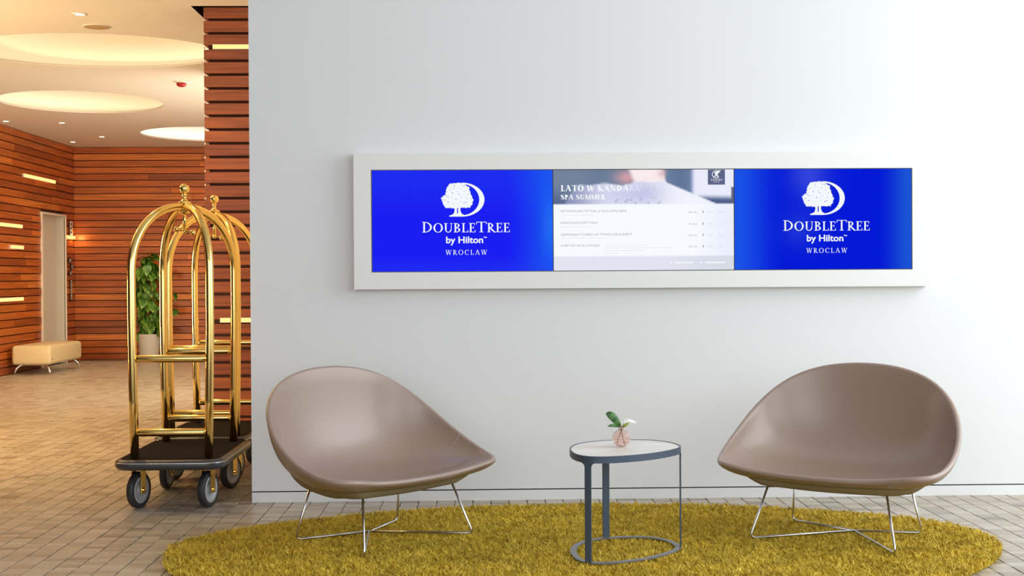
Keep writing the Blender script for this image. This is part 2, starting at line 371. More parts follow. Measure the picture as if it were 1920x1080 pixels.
# ------------------------------------------------------------------ corridor fittings
def lamp_bar_left(y0, y1, z, label):
    o = empty('wall_light_bar', (XL+.012, (y0+y1)/2, z), label=label, cat='wall light', group='linear lights in the wood walls')
    box('housing', -.012, .012, -(y1-y0)/2-.01, (y1-y0)/2+.01, -.026, .026, M_edge, o)
    box('diffuser', .012, .022, -(y1-y0)/2, (y1-y0)/2, -.022, .022, M_bar, o); 
lamp_bar_left(17.685, 18.957, 2.68, 'glowing bar of light highest on the left plank wall')
lamp_bar_left(16.3, 17.585, 1.975, 'glowing bar on the left plank wall at the height of the door top')
lamp_bar_left(17.18, 17.62, 1.69, 'shortest glowing bar on the left plank wall, under a longer one')
lamp_bar_left(16.3, 17.60, .99, 'lowest glowing bar on the left plank wall, above the cream bench')
lamp_bar_left(19.442, 19.86, 1.892, 'short glowing bar in the far corner right of the steel door')
point('corner_bar_glow', (XL+.07, 19.72, 1.89), 2.2, (1, .55, .16), .02)
def lamp_bar_col(x0, z, label):
    o = empty('wall_light_bar', ((x0+XE)/2, YC-.004, z), label=label, cat='wall light', group='linear lights in the wood walls')
    w2 = (XE-x0)/2; box('housing', -w2-.004, w2, -.006, .006, -.018, .018, M_edge, o); box('diffuser', -w2, w2, -.010, -.006, -.014, .014, M_bar, o)
lamp_bar_col(-1.979, 2.992, 'long glowing bar near the top of the red-brown wood pillar')
lamp_bar_col(-1.94, .945, 'long glowing bar low on the wood pillar behind the carts')

dls = [(-3.042, 9.885, 'ceiling downlight nearest the camera, above the largest round recess'), (-5.4, 16.77, 'middle ceiling downlight between the round recess and the plank walls'), (-5.367, 18.42, 'ceiling downlight nearest the back plank wall'), (-6.05, 16.58, 'ceiling downlight hard against the left plank wall at the photo edge'), (-5.997, 19.12, 'ceiling downlight at the far left corner of the ceiling'), (-2.965, 13.30, 'tiny ceiling downlight beside the red detector')]
for i, (x, y, lb) in enumerate(dls):
    r = .045 if i != 5 else .022
    o = empty('downlight', (x, y, ZC), label=lb, cat='ceiling light', group='downlights in the corridor ceiling')
    bm = bmesh.new(); lathe(bm, [(r*.8, .0), (r*.8, -.006), (r*1.3, -.004), (r*1.3, 0)], 24, cap=False); bobj('trim_ring', bm, M_ceil, o, True)
    bm = bmesh.new(); lathe(bm, [(.001, -.003), (r*.8, -.003), (r*.8, -.001), (.001, -.001)], 24, cap=False); bobj('lens', bm, M_down, o)
o = empty('ceiling_speaker', (-3.057, 10.387, ZC), label='round flush tan speaker grille in the corridor ceiling', cat='speaker')
bm = bmesh.new(); lathe(bm, [(.001, -.008), (.085, -.008), (.1, -.005), (.1, 0)], 40, cap=False); bobj('grille', bm, M_grille, o, True)
bm = bmesh.new(); lathe(bm, [(.1, 0), (.1, -.006), (.112, -.004), (.112, 0)], 40, cap=False); bobj('rim', bm, M_ceil, o, True)
o = empty('smoke_detector', (-3.055, 13.292, ZC), label='red detector hanging from the corridor ceiling', cat='detector')
bm = bmesh.new(); lathe(bm, [(.062, 0), (.062, -.012), (.05, -.014)], 28); bobj('base', bm, M_ceil, o, True)
bm = bmesh.new(); lathe(bm, [(.05, -.014), (.052, -.03), (.036, -.05), (.012, -.056)], 28); bobj('dome', bm, M_red, o, True)

# signs beside the lift
def glyph_sign(y, z, k, lb):
    o = empty('wall_sign', (XL+.02, y, z), label=lb, cat='sign', group='signs beside the lift')
    box('plate', 0, .012, -.055, .055, -.045, .045, M_black, o, .002)
    bm = bmesh.new()
    seqs = [[(-.035, -.035, -.025, .02), (-.035, .03, .01, .022), (.02, .032, -.025, .022), (-.01, .012, -.025, -.014)],
            [(-.03, -.018, -.022, .022), (-.03, .03, .012, .024), (-.03, .03, -.026, -.014)],
            [(-.03, -.018, -.022, .022), (-.03, .02, .012, .024), (.012, .024, -.022, .022), (-.03, .02, -.026, -.016)]]
    for (a, b2, c2, d) in seqs[k]: bbox(bm, .012, .014, a, b2 if b2 > a else a+.012, c2, d)
    bobj('print', bm, M_signw, o)
glyph_sign(19.60, 1.541, 0, 'topmost small black sign right of the lift door')
glyph_sign(19.70, 1.445, 1, 'middle small black sign right of the lift door')
glyph_sign(19.62, 1.347, 2, 'lowest small black sign right of the lift door')
o = empty('wall_sign', (XL+.02, 19.66, 2.03), label='narrow upright pale sign above the corner light bar', cat='sign', group='signs beside the lift')
bm = bmesh.new(); bbox(bm, 0, .01, -.06, .06, -.11, .11, .003)
bobj('plate', bm, M_back, o); bm = bmesh.new()
for s in (-1, 1): bbox(bm, .01, .013, s*.045-.01, s*.045+.01, -.105, .105)
for q in range(4): bbox(bm, .01, .013, -.035, .035, -.1+q*.062, -.085+q*.062)
bobj('print', bm, M_signw, o)
o = empty('wall_sign', (XL+.02, 19.66, 1.09), label='narrow upright strip of pale lettering below the black signs', cat='sign', group='signs beside the lift')
bm = bmesh.new(); bbox(bm, 0, .006, -.04, .04, -.16, .16); bobj('plate', bm, M_back, o); bm = bmesh.new()
for q in range(11):
    ww = .018+.014*((q*7) % 3)/2; bbox(bm, .006, .009, -ww, ww, -.15+q*.028, -.15+q*.028+.018)
bobj('print', bm, M_signw, o)

# bench
b0 = empty('bench', (-5.89, 17.62, 0), label='cream leather bench on curved chrome legs by the left plank wall', cat='bench')
bm = bmesh.new(); bbox(bm, -.255, .255, -.67, .67, .13, .385, .045, 4); bobj('seat', bm, M_cream, b0, True)
box('tag', .255, .258, -.60, -.585, .19, .215, M_black, b0)
for sy in (-1, 1):
    for sx in (-1, 1):
        bm = bmesh.new(); pts = []
        for k in range(11):
            a = k/10*PI/2; pts.append((sx*(.09+.14*math.sin(a)), sy*(.56+.05*math.sin(a)), .013+.125*math.cos(a)))
        tube(bm, pts, [.016]*8+[.014, .012, .012], 10); bobj('leg', bm, M_chrome, b0, True)
    bm = bmesh.new(); bbox(bm, -.11, .11, sy*.56-.02, sy*.56+.02, .122, .132); bobj('mounting_plate', bm, M_chrome, b0)

# potted plant
PXP, PYP = -4.985, 19.45
pp = empty('potted_plant', (PXP, PYP, 0), label='tall climbing plant with variegated leaves in a pale pot by the back wall', cat='plant')
bm = bmesh.new(); lathe(bm, [(.001, 0), (.125, 0), (.14, .05), (.165, .40), (.16, .42), (.145, .42), (.142, .38), (.001, .38)], 36, cap=False); bobj('pot', bm, M_pot, pp, True)
bm = bmesh.new(); lathe(bm, [(.141, .382), (.1, .39), (.001, .392)], 24, cap=False); bobj('soil', bm, M_soil, pp)
bm = bmesh.new(); tube(bm, [(0, 0, .38), (.01, 0, .8), (-.01, 0, 1.2), (0, 0, 1.56)], [.03, .028, .026, .02], 10); bobj('moss_pole', bm, M_stem, pp)
def leaf_mesh(L=.15, W=.11, curl=.25):
    v = []; f = []; N = 6
    for i in range(N+1):
        t = i/N; w2 = W/2*math.sin(PI*min(1, t*1.02)**.75)*(1 if i < N else 0)+.0005; zc = -curl*L*t*t
        v += [(-w2, t*L, zc+w2*.25), (0, t*L, zc), (w2, t*L, zc+w2*.25)]
    for i in range(N):
        a = i*3; f += [(a, a+1, a+4, a+3), (a+1, a+2, a+5, a+4)]
    return v, f
v, f = leaf_mesh(); lm = bpy.data.meshes.new('leaf'); lm.from_pydata(v, [], f); lm.materials.append(M_leaf); lm.polygons.foreach_set('use_smooth', [True]*len(f))
for i in range(240):
    t = rng.random()**.9; z = .40+t*1.22; a = rng.random()*2*PI
    wr = .17 if z < 1.4 else .17*(1.65-z)/.25+.03
    if rng.random() < .22: wr *= 1.8
    if .95 < z < 1.2 and math.cos(a) < -.4: wr *= 1.5
    if .65 < z < .95 and math.cos(a) > .5: wr *= 1.6
    rad = wr*(.35+.65*rng.random()); sc = .7+.6*rng.random()
    o = bpy.data.objects.new('leaf', lm); C.objects.link(o); o.parent = pp
    o.location = (rad*.6*math.cos(a), rad*.6*math.sin(a), z)
    o.rotation_euler = (-.5-1.0*rng.random()+.9*(t > .95), rng.normal(0, .35), a-PI/2+rng.normal(0, .5)); o.scale = (sc, sc, sc)

for j, (tx_, ty_, tz_, nl) in enumerate([(.44, -.05, .78, 9), (.38, -.02, 1.04, 8), (.30, -.05, 1.34, 7), (-.25, -.08, 1.10, 9), (-.20, -.06, 1.0, 5), (.30, -.1, .50, 6)]):
    a0 = Vector((tx_*.25, ty_*.3, tz_-.08)); b0 = Vector((tx_, ty_, tz_)); m0 = (a0+b0)/2+Vector((0, 0, .07))
    bm = bmesh.new(); tube(bm, [a0, (a0+m0)/2+Vector((0, 0, .012)), m0, (m0+b0)/2+Vector((0, 0, .01)), b0], [.006, .005, .005, .004, .003], 6); bobj('stem', bm, M_stem, pp, True)
    for q in range(nl):
        t = .35+.65*q/(nl-1); c_ = a0*(1-t)**2+(m0*2-(a0+b0)/2)*2*t*(1-t)+b0*t*t
        o = bpy.data.objects.new('leaf', lm); C.objects.link(o); o.parent = pp; o.location = c_
        o.rotation_euler = (-.7-.7*rng.random(), rng.normal(0, .4), (-PI/2 if tx_ > 0 else PI/2)+rng.normal(0, 1.0)); sc = .75+.45*rng.random(); o.scale = (sc, sc, sc)

# ------------------------------------------------------------------ luggage carts
def make_cart():
    root = empty('luggage_cart', (-1.69, 7.405, 0))
    HW, HL = .275, .452
    def rrect(hw, hl, r, n=8):
        pts = []
        for cx, cy, a0 in ((hw-r, hl-r, 0), (-hw+r, hl-r, PI/2), (-hw+r, -hl+r, PI), (hw-r, -hl+r, 1.5*PI)):
            for k in range(n+1): a = a0+k/n*PI/2; pts.append((cx+r*math.cos(a), cy+r*math.sin(a)))
        return pts
    def prism(bm, pts, z0, z1):
        a = [bm.verts.new((x, y, z0)) for x, y in pts]; b = [bm.verts.new((x, y, z1)) for x, y in pts]; nn = len(pts)
        for k in range(nn): bm.faces.new((a[k], a[(k+1) % nn], b[(k+1) % nn], b[k]))
        bm.faces.new(a[::-1]); bm.faces.new(b)
    bm = bmesh.new(); prism(bm, rrect(HW-.004, HL-.004, .075), .235, .268); bobj('platform', bm, M_black, root)
    bm = bmesh.new(); prism(bm, rrect(HW-.006, HL-.006, .072), .268, .277); bobj('carpet', bm, M_carpet, root)
    bm = bmesh.new(); outl = rrect(HW, HL, .08, 10); prof = [(-.006, .228), (.012, .226), (.022, .236), (.026, .250), (.023, .266), (.014, .277), (-.004, .280)]
    rings = []
    c = rrect(HW, HL, .08, 10); nn = len(c)
    for i in range(nn):
        t = Vector(c[(i+1) % nn])-Vector(c[i-1]); nrm = Vector((t.y, -t.x)).normalized()
        rings.append([bm.verts.new((c[i][0]+nrm.x*d, c[i][1]+nrm.y*d, z)) for d, z in prof])
    for i in range(nn):
        a, b = rings[i], rings[(i+1) % nn]
        for k in range(len(prof)-1): bm.faces.new((a[k], b[k], b[k+1], a[k+1]))
    bp = bobj('bumper', bm, M_bumper, root, True)
    bm = bmesh.new(); pts = []
    for i in range(nn):
        t = Vector(c[(i+1) % nn])-Vector(c[i-1]); nrm = Vector((t.y, -t.x)).normalized(); pts.append((c[i][0]+nrm.x*.0225, c[i][1]+nrm.y*.0225, .263))
    tube(bm, pts, .0035, 8, closed=True); bobj('silver_strip', bm, M_stripe, bp, True)
    # four posts that bend over to the crown
    PXX, PYY, ZS, ZT = .213, .352, 1.30, 1.672
    for sx in (-1, 1):
        for sy in (-1, 1):
            pts = [(sx*(PXX-.012), sy*PYY, .272), (sx*(PXX-.006), sy*PYY, .6), (sx*PXX, sy*PYY, 1.0), (sx*PXX, sy*PYY, 1.22), (sx*PXX, sy*PYY, ZS)]
            for k in range(1, 19):
                a = k/18*PI/2; cz = math.sin(a)**.96; cr = math.cos(a)**.92 if k < 18 else 0
                pts.append((sx*PXX*cr, sy*PYY*cr, ZS+(ZT-ZS)*cz))
            bm = bmesh.new(); tube(bm, pts, .0235, 16); p_ = bobj('post', bm, M_brass, root, True)
    for sy in (-1, 1):
        for z in (.822, .418):
            bm = bmesh.new(); xx = PXX-.02; tube(bm, [(-xx, sy*PYY, z), (-xx+.02, sy*PYY, z), (xx-.02, sy*PYY, z), (xx, sy*PYY, z)], [.017, .0215, .0215, .017], 14); bobj('rail', bm, M_brass, root, True)
    bm = bmesh.new(); lathe(bm, [(.001, 1.69), (.034, 1.69), (.036, 1.70), (.022, 1.706), (.012, 1.718), (.011, 1.735), (.018, 1.742), (.012, 1.748), (.001, 1.748)], 24, cap=False); ball(bm, (0, 0, 1.775), .030, 24, 14); bobj('finial', bm, M_brass, root, True)
    bm = bmesh.new(); ball(bm, (0, 0, 1.660), .041, 24, 14, (1, 1, .9)); bobj('crown_knob', bm, M_brass, root, True)
    bm = bmesh.new(); tube(bm, [(0, 0, 1.66), (0, 0, 1.535)], .0105, 12); 
    tube(bm, [(-.052, .04, 1.545), (.052, -.04, 1.525)], .0075, 10); ball(bm, (0, 0, 1.532), .014)
    ball(bm, (-.056, .043, 1.546), .018); ball(bm, (.056, -.043, 1.523), .018); bobj('hanger_hook', bm, M_brass, root, True)
    # casters
    for sx, sy, ang in ((-1, -1, -.30), (1, -1, -.25), (-1, 1, -.06), (1, 1, -.34)):
        cx, cy = sx*.19, sy*.32; rot = Matrix.Rotation(ang, 4, 'Z'); T_ = Matrix.Translation((cx, cy, 0)) @ rot
        bm = bmesh.new(); lathe(bm, [(.073, -.019), (.094, -.019), (.1, -.012), (.1, .012), (.094, .019), (.073, .019), (.073, -.019)], 40, (0, 0, .1), 'x', cap=False); bm.transform(T_); tw = bobj('wheel', bm, M_tyre, root, True)
        bm = bmesh.new(); lathe(bm, [(.001, .014), (.02, .016), (.022, .010), (.052, .008), (.058, .019), (.0745, .020), (.0745, -.020), (.058, -.019), (.052, -.008), (.022, -.010), (.02, -.016), (.001, -.014)], 40, (0, 0, .1), 'x', cap=False); bm.transform(T_); bobj('wheel_hub', bm, M_hub, tw, True)
        bm = bmesh.new()
        for s in (-1, 1):
            bbox(bm, s*.029-.0035, s*.029+.0035, -.024, .024, .080, .216, .002, 1); lathe(bm, [(.001, s*.033), (.012, s*.033), (.012, s*.039), (.001, s*.041)], 14, (0, 0, .1), 'x', cap=False)
        bm.transform(T_); cf = bobj('caster_fork', bm, M_brass, root, False)
        bm = bmesh.new(); bbox(bm, -.04, .04, -.04, .04, .214, .234, .004, 2); bm.transform(T_); bobj('swivel_plate', bm, M_black, cf)
    return root
cart = make_cart()
tag(cart, 'brass birdcage luggage cart standing in front, nearest the camera', 'luggage cart', 'luggage carts')
cart2 = copy_tree(cart); cart2.location = (-1.722, 8.39, 0); cart2.rotation_euler = (0, 0, -.01)
tag(cart2, 'brass birdcage luggage cart behind the nearer one, partly hidden by the white wall', 'luggage cart', 'luggage carts')

# ------------------------------------------------------------------ rug
rug = empty('rug', (.5, 5.85, 0), label='large rounded mustard green shag rug under the chairs and table', cat='rug')
bm = bmesh.new(); RL = (RUG-[.5, 5.85])*.992
a = [bm.verts.new((x, y, .001)) for x, y in RL]; b = [bm.verts.new((x, y, .014)) for x, y in RL]; nn = len(a)
for k in range(nn): bm.faces.new((a[k], a[(k+1) % nn], b[(k+1) % nn], b[k]))
bm.faces.new(a[::-1]); bm.faces.new(b)
M_rugb = mat('mustard_rug_backing', s2l(140, 114, 22), .95); bobj('backing', bm, M_rugb, rug)
M_pile = mat('mustard_shag_pile', s2l(170, 150, 30), .8); n, l, b_ = nodes(M_pile)
g = n.new('ShaderNodeNewGeometry'); r = n.new('ShaderNodeValToRGB'); E = r.color_ramp.elements
E[0].color = (*s2l(190, 158, 34), 1); E[1].color = (*s2l(240, 214, 96), 1); e = E.new(.5); e.color = (*s2l(216, 184, 48), 1)
l.new(g.outputs['Random Per Island'], r.inputs[0])
no = n.new('ShaderNodeTexNoise'); no.inputs['Scale'].default_value = 9; no.inputs['Detail'].default_value = 5; l.new(g.outputs['Position'], no.inputs['Vector'])
mr = n.new('ShaderNodeMapRange'); mr.inputs[1].default_value = .35; mr.inputs[2].default_value = .65; mr.inputs[3].default_value = .82; mr.inputs[4].default_value = 1.12; l.new(no.outputs[0], mr.inputs[0])
mx = n.new('ShaderNodeVectorMath'); mx.operation = 'SCALE'; l.new(r.outputs[0], mx.inputs[0]); l.new(mr.outputs[0], mx.inputs['Scale']); l.new(mx.outputs[0], b_.inputs['Base Color'])
NS = 190000
px = rng.uniform(-1.45, 2.44, NS*2); py = rng.uniform(4.72, 6.96, NS*2); k = inside(px, py); px = px[k][:NS]; py = py[k][:NS]; N = len(px)
# tufts: strands lean together around jittered tuft centres
tx = np.floor(px/.014); ty = np.floor(py/.014); hsh = np.sin(tx*12.9898+ty*78.233)*43758.5453; hsh -= np.floor(hsh); h2 = np.sin(tx*39.3+ty*11.1)*24634.63; h2 -= np.floor(h2)
ang = hsh*2*PI+rng.normal(0, .7, N); lean = .010+.014*h2+rng.normal(0, .004, N); H = .022+.015*h2+rng.normal(0, .003, N)
dx, dy = np.cos(ang)*lean, np.sin(ang)*lean; wa = rng.uniform(0, PI, N); wx, wy = np.cos(wa)*.0019, np.sin(wa)*.0019
X = px-.5; Y = py-5.85; z0 = np.full(N, .012)
P0 = np.stack([X-wx, Y-wy, z0], 1); P1 = np.stack([X+wx, Y+wy, z0], 1)
P2 = np.stack([X+dx*.4+wx, Y+dy*.4+wy, .012+(H-.012)*.65], 1); P3 = np.stack([X+dx*.4-wx, Y+dy*.4-wy, .012+(H-.012)*.65], 1)
P4 = np.stack([X+dx, Y+dy, H], 1)
VV = np.stack([P0, P1, P2, P3, P4], 1).reshape(-1, 3)
me = bpy.data.meshes.new('pile'); me.vertices.add(N*5); me.vertices.foreach_set('co', VV.ravel())
base = np.arange(N)*5
li = np.stack([base, base+1, base+2, base+3, base+3, base+2, base+4], 1).ravel(); ls = np.stack([np.arange(N)*7, np.arange(N)*7+4], 1).ravel()
me.loops.add(N*7); me.loops.foreach_set('vertex_index', li.astype(np.int32)); me.polygons.add(N*2); me.polygons.foreach_set('loop_start', ls.astype(np.int32)); me.update(calc_edges=True); me.validate()
tag(link('pile', me, M_pile, rug), kind='stuff')

# ------------------------------------------------------------------ lounge chairs
RA = [.529, -.061, .0229, -.0035, -.0001]; RB = [.0904, .3627, -.1178, -.0195, .0248, .0042]; RZ = [.4964, -.2123, .0922, -.0266, -.0076, .0085]
def rim(t): return Vector((sum(c*math.sin((i+1)*t) for i, c in enumerate(RA)), sum(c*math.cos(i*t) for i, c in enumerate(RB)), sum(c*math.cos(i*t) for i, c in enumerate(RZ))))
CC = Vector((0, .05, .302))
def bowl(s, t):
    R_ = rim(t); back = max(0, (R_.z-.40)/.4)
    K = Vector((CC.x+(R_.x-CC.x)*(.90+.04*back), CC.y+(R_.y-CC.y)*(.84+.10*back), CC.z+(R_.z-CC.z)*.01-.006*(1-back)))
    if R_.y > .2: K.z = CC.z+.012
    w_ = 1+.9*back; d_ = (1-s)**2+2*w_*s*(1-s)+s*s
    return (CC*(1-s)**2+K*2*w_*s*(1-s)+R_*s*s)/d_
def make_chair():
    root = empty('lounge_chair', (-.4983, 6.0907, 0), 3.9346)
    NM, NR = 112, 24; TH = .026
    inner = [[bowl((j/NR)**.9, 2*PI*i/NM) for j in range(NR+1)] for i in range(NM)]
    def nrm(i, j):
        a = inner[(i+1) % NM][j]-inner[i-1][j]; b = inner[i][min(j+1, NR)]-inner[i][max(j-1, 0)]
        n_ = a.cross(b)
        if j == 0: return Vector((0, 0, 1))
        n_.normalize(); return n_ if n_.dot(Vector((0, 0, 1))+(-CC+Vector((0, .1, .9))-inner[i][j])*.0) > 0 or n_.z > 0 else n_*-1
    NMs = [[nrm(i, j) for j in range(NR+1)] for i in range(NM)]
    # orient normals consistently toward the sitter
    ref = Vector((0, .15, 1.2))
    for i in range(NM):
        for j in range(1, NR+1):
            if NMs[i][j].dot(ref-inner[i][j]) < 0: NMs[i][j] *= -1
    bm = bmesh.new(); grid = []
    for i in range(NM):
        row = [bm.verts.new(inner[i][j]) for j in range(1, NR+1)]
        R_ = inner[i][NR]; n_ = NMs[i][NR]; e_ = (inner[i][NR]-inner[i][NR-1]).normalized(); h = TH*.5
        m_ = R_-n_*h
        for k in range(1, 8):
            a = k/8*PI; row.append(bm.verts.new(m_+n_*h*math.cos(a)+e_*h*math.sin(a)*1.0))
        for j in range(NR, 0, -1):
            row.append(bm.verts.new(inner[i][j]-NMs[i][j]*TH))
        grid.append(row)
    c0 = bm.verts.new(inner[0][0]); c1 = bm.verts.new(inner[0][0]-Vector((0, 0, TH)))
    for i in range(NM):
        a, b = grid[i], grid[(i+1) % NM]
        for k in range(len(a)-1): bm.faces.new((a[k], a[k+1], b[k+1], b[k]))
        bm.faces.new((c0, a[0], b[0])); bm.faces.new((c1, b[-1], a[-1]))
    bmesh.ops.recalc_face_normals(bm, faces=bm.faces)
    sh = bobj('seat_shell', bm, M_leather, root, True)
    # seams from rim into the hollow
    for sg in (-1, 1):
        pts = []
        for k in range(26):
            s = 1-.52*k/25; t = 1.93+.16*(k/25)**1.5; q = bowl(s, t)
            e1 = bowl(s, t+.02)-bowl(s, t-.02); e2 = bowl(min(s+.01, 1), t)-bowl(s-.01, t); nn_ = e1.cross(e2).normalized()
            if nn_.dot(ref-q) < 0: nn_ *= -1
            q = q-nn_*.0008; pts.append((sg*q.x, q.y, q.z))
        bm = bmesh.new(); tube(bm, pts, [.0042*(1-.7*k/25) for k in range(26)], 8); bobj('seam', bm, M_leather, sh, True)
    # khaki underside
    bm = bmesh.new(); rows = []
    for i in range(NM):
        row = []
        for j in range(0, 15):
            s = .60*j/14; t = 2*PI*i/NM; jj = s**(1/.9)*NR; q = bowl(s, t); j0 = min(NR, max(1, round(jj)))
            depth = TH+.001+.026*min(1, (1-s/.60)*5)
            row.append(q-NMs[i][j0]*depth if j else q-Vector((0, 0, depth)))
        rows.append([bm.verts.new(q) for q in row[1:]])
        if i == 0: cv = bm.verts.new(row[0])
    for i in range(NM):
        a, b = rows[i], rows[(i+1) % NM]
        for k in range(len(a)-1): bm.faces.new((a[k], b[k], b[k+1], a[k+1]))
        bm.faces.new((cv, b[0], a[0]))
    bmesh.ops.recalc_face_normals(bm, faces=bm.faces)
    bobj('underside', bm, M_khaki, root, True)
    # rod legs bending along the floor to a central cross
    for sx in (-1, 1):
        for fr in (1, 0):
            T_ = Vector((sx*.27, .225, .305)) if fr else Vector((sx*.275, -.135, .305)); F_ = Vector((sx*.338, .314, .036)) if fr else Vector((sx*.319, -.206, .036))
            bm = bmesh.new(); tube(bm, fillet([T_, F_, Vector((-.03, -.085, .038))], .03, 7), .0055, 10); bobj('leg', bm, M_chrome, root, True)
    return root
ch = make_chair()
tag(ch, 'taupe leather scoop chair left of the table, turned toward the right', 'lounge chair', 'lounge chairs on the rug')
ch2 = copy_tree(ch); ch2.location = (1.7112, 6.0073, 0); ch2.rotation_euler = (0, 0, 2.555)
tag(ch2, 'taupe leather scoop chair right of the table, its back toward the wall', 'lounge chair', 'lounge chairs on the rug')

# ------------------------------------------------------------------ side table
TT = np.array([[.396, 5.675], [.404, 5.751], [.433, 5.854], [.488, 5.931], [.565, 5.981], [.675, 6.007], [.783, 6.0], [.848, 5.95], [.894, 5.875], [.911, 5.768], [.895, 5.702], [.839, 5.62], [.759, 5.54], [.684, 5.492], [.613, 5.457], [.545, 5.438], [.48, 5.440], [.431, 5.479], [.404, 5.552]])
for _ in range(3):
    q = np.empty((len(TT)*2, 2)); nx = np.roll(TT, -1, 0); q[0::2] = .75*TT+.25*nx; q[1::2] = .25*TT+.75*nx; TT = q
TC = np.array([.65, 5.72]); TL = TT-TC
tb = empty('side_table', (TC[0], TC[1], 0), label='small oval side table with pale top and blue-grey steel frame between the chairs', cat='table')
def oval(bm, outer, inner_, z0, z1):
    nn = len(outer); A = [bm.verts.new((x, y, z0)) for x, y in outer]; B = [bm.verts.new((x, y, z1)) for x, y in outer]
    if inner_ is None:
        for k in range(nn): bm.faces.new((A[k], A[(k+1) % nn], B[(k+1) % nn], B[k]))
        bm.faces.new(A[::-1]); bm.faces.new(B); return
    A2 = [bm.verts.new((x, y, z0)) for x, y in inner_]; B2 = [bm.verts.new((x, y, z1)) for x, y in inner_]
    for k in range(nn):
        j = (k+1) % nn
        bm.faces.new((A[k], A[j], B[j], B[k])); bm.faces.new((B2[k], B2[j], A2[j], A2[k])); bm.faces.new((B[k], B[j], B2[j], B2[k])); bm.faces.new((A2[k], A2[j], A[j], A[k]))
def inset(L_, d):
    nx = np.roll(L_, -1, 0)-np.roll(L_, 1, 0); nx /= np.linalg.norm(nx, axis=1)[:, None]; nr = np.stack([-nx[:, 1], nx[:, 0]], 1)
    if (nr*L_).sum() > 0: nr = -nr
    return L_+nr*d
bm = bmesh.new(); oval(bm, inset(TL, .0062), None, .472, .4895); bmesh.ops.recalc_face_normals(bm, faces=bm.faces); bobj('table_top', bm, M_top, tb)
bm = bmesh.new(); oval(bm, TL, inset(TL, .006), .462, .4915); bmesh.ops.recalc_face_normals(bm, faces=bm.faces); bobj('rim_band', bm, M_steel, tb)
bm = bmesh.new(); oval(bm, TL, inset(TL, .028), .031, .0365); bmesh.ops.recalc_face_normals(bm, faces=bm.faces); bobj('base_ring', bm, M_ring, tb)
def flat_leg(P_, wid):
    d = np.linalg.norm(TL-P_, axis=1); i = d.argmin(); c = TL[i]; t = TL[(i+1) % len(TL)]-TL[i-1]; t = t/np.linalg.norm(t); nr = np.array([t[1], -t[0]])
    if nr@c > 0: nr = -nr
    bm = bmesh.new(); hw = wid/2
    prof = [(-hw, .034)] + [(-hw-.022*(1-math.sin(a)), .440+.022*(1-math.cos(a))) for a in (PI/2, PI/3, PI/6, 0)][:0] 
    out = [(-hw, .034), (hw, .034)]
    for k in range(7):
        a = k/6*PI/2; out.append((hw+.020*(1-math.cos(a)), .442+.020*math.sin(a)))
    for k in range(6, -1, -1):
        a = k/6*PI/2; out.append((-hw-.020*(1-math.cos(a)), .442+.020*math.sin(a)))
    A = [bm.verts.new((c[0]+t[0]*x+nr[0]*0, c[1]+t[1]*x, z)) for x, z in out]; B = [bm.verts.new((c[0]+t[0]*x+nr[0]*.006, c[1]+t[1]*x+nr[1]*.006, z)) for x, z in out]; nn = len(out)
    for k in range(nn): bm.faces.new((A[k], A[(k+1) % nn], B[(k+1) % nn], B[k]))
    bm.faces.new(A[::-1]); bm.faces.new(B); bmesh.ops.recalc_face_normals(bm, faces=bm.faces); bobj('leg', bm, M_steel, tb)
flat_leg(np.array([.455, 5.45])-TC, .031); flat_leg(np.array([.585, 5.99])-TC, .034); flat_leg(np.array([.912, 5.755])-TC, .031)

# vase and sprig
vz = .4897; vs = empty('bud_vase', (.637, 5.757, vz), label='small round pink ribbed glass vase on the side table', cat='vase')
bm = bmesh.new(); prof = []
nr_, nseg = 20, 72; outer = []
for i in range(nr_+1):
    a = -PI/2+.32+(PI-.62)*i/nr_; outer.append((.0405*math.cos(a), .040+.040*math.sin(a)))
outer += [(.012, .0815), (.0125, .087), (.015, .090)]
rings = []
for (r_, h_) in outer+[(.013, .090), (.0105, .086), (.010, .081)]+[(max(.001, x-.004), z+(.003 if z < .04 else -.003)) for x, z in reversed(outer[:nr_+1])]:
    ring = []
    for k in range(nseg):
        a = 2*PI*k/nseg; rb = 1+.028*math.cos(a*18)*(1 if r_ > .018 else 0); ring.append(bm.verts.new((r_*rb*math.cos(a), r_*rb*math.sin(a), h_)))
    rings.append(ring)
for a, b in zip(rings, rings[1:]):
    for k in range(nseg): bm.faces.new((a[k], a[(k+1) % nseg], b[(k+1) % nseg], b[k]))
bm.faces.new(rings[0][::-1]); bm.faces.new(rings[-1]); bmesh.ops.recalc_face_normals(bm, faces=bm.faces)
bobj('glass', bm, M_glass, vs, True)
sp = empty('flower_sprig', (.637, 5.757, vz), label='sprig with a broad green leaf and a white petal in the pink vase', cat='flower')
bm = bmesh.new(); tube(bm, [(.016, -.01, .006), (.006, 0, .045), (0, 0, .085), (-.004, 0, .10)], [.0016, .0018, .0022, .002], 8); tube(bm, [(-.02, .01, .012), (-.004, 0, .06), (.002, 0, .088), (.018, 0, .112), (.026, 0, .124)], [.0014, .0014, .0014, .0013, .0008], 8)
bobj('stem', bm, M_stem, sp, True)
def sprig_leaf(pts, wid, m, name):
    v = []; f = []; pts = [Vector(q) for q in pts]; nn = len(pts)
    for i, q in enumerate(pts):
        t = i/(nn-1); w2 = wid*math.sin(PI*(t*.93+.05))**.8; d = (pts[min(i+1, nn-1)]-pts[max(i-1, 0)]).normalized(); s = d.cross(Vector((0, -1, .25))).normalized()
        v += [q-s*w2+Vector((0, -.002, 0)), q, q+s*w2+Vector((0, -.003, 0))]
    for i in range(nn-1): a = i*3; f += [(a, a+1, a+4, a+3), (a+1, a+2, a+5, a+4)]
    o = pobj(name, v, f, m, sp, True); md = o.modifiers.new('s', 'SOLIDIFY'); md.thickness = .0006; return o
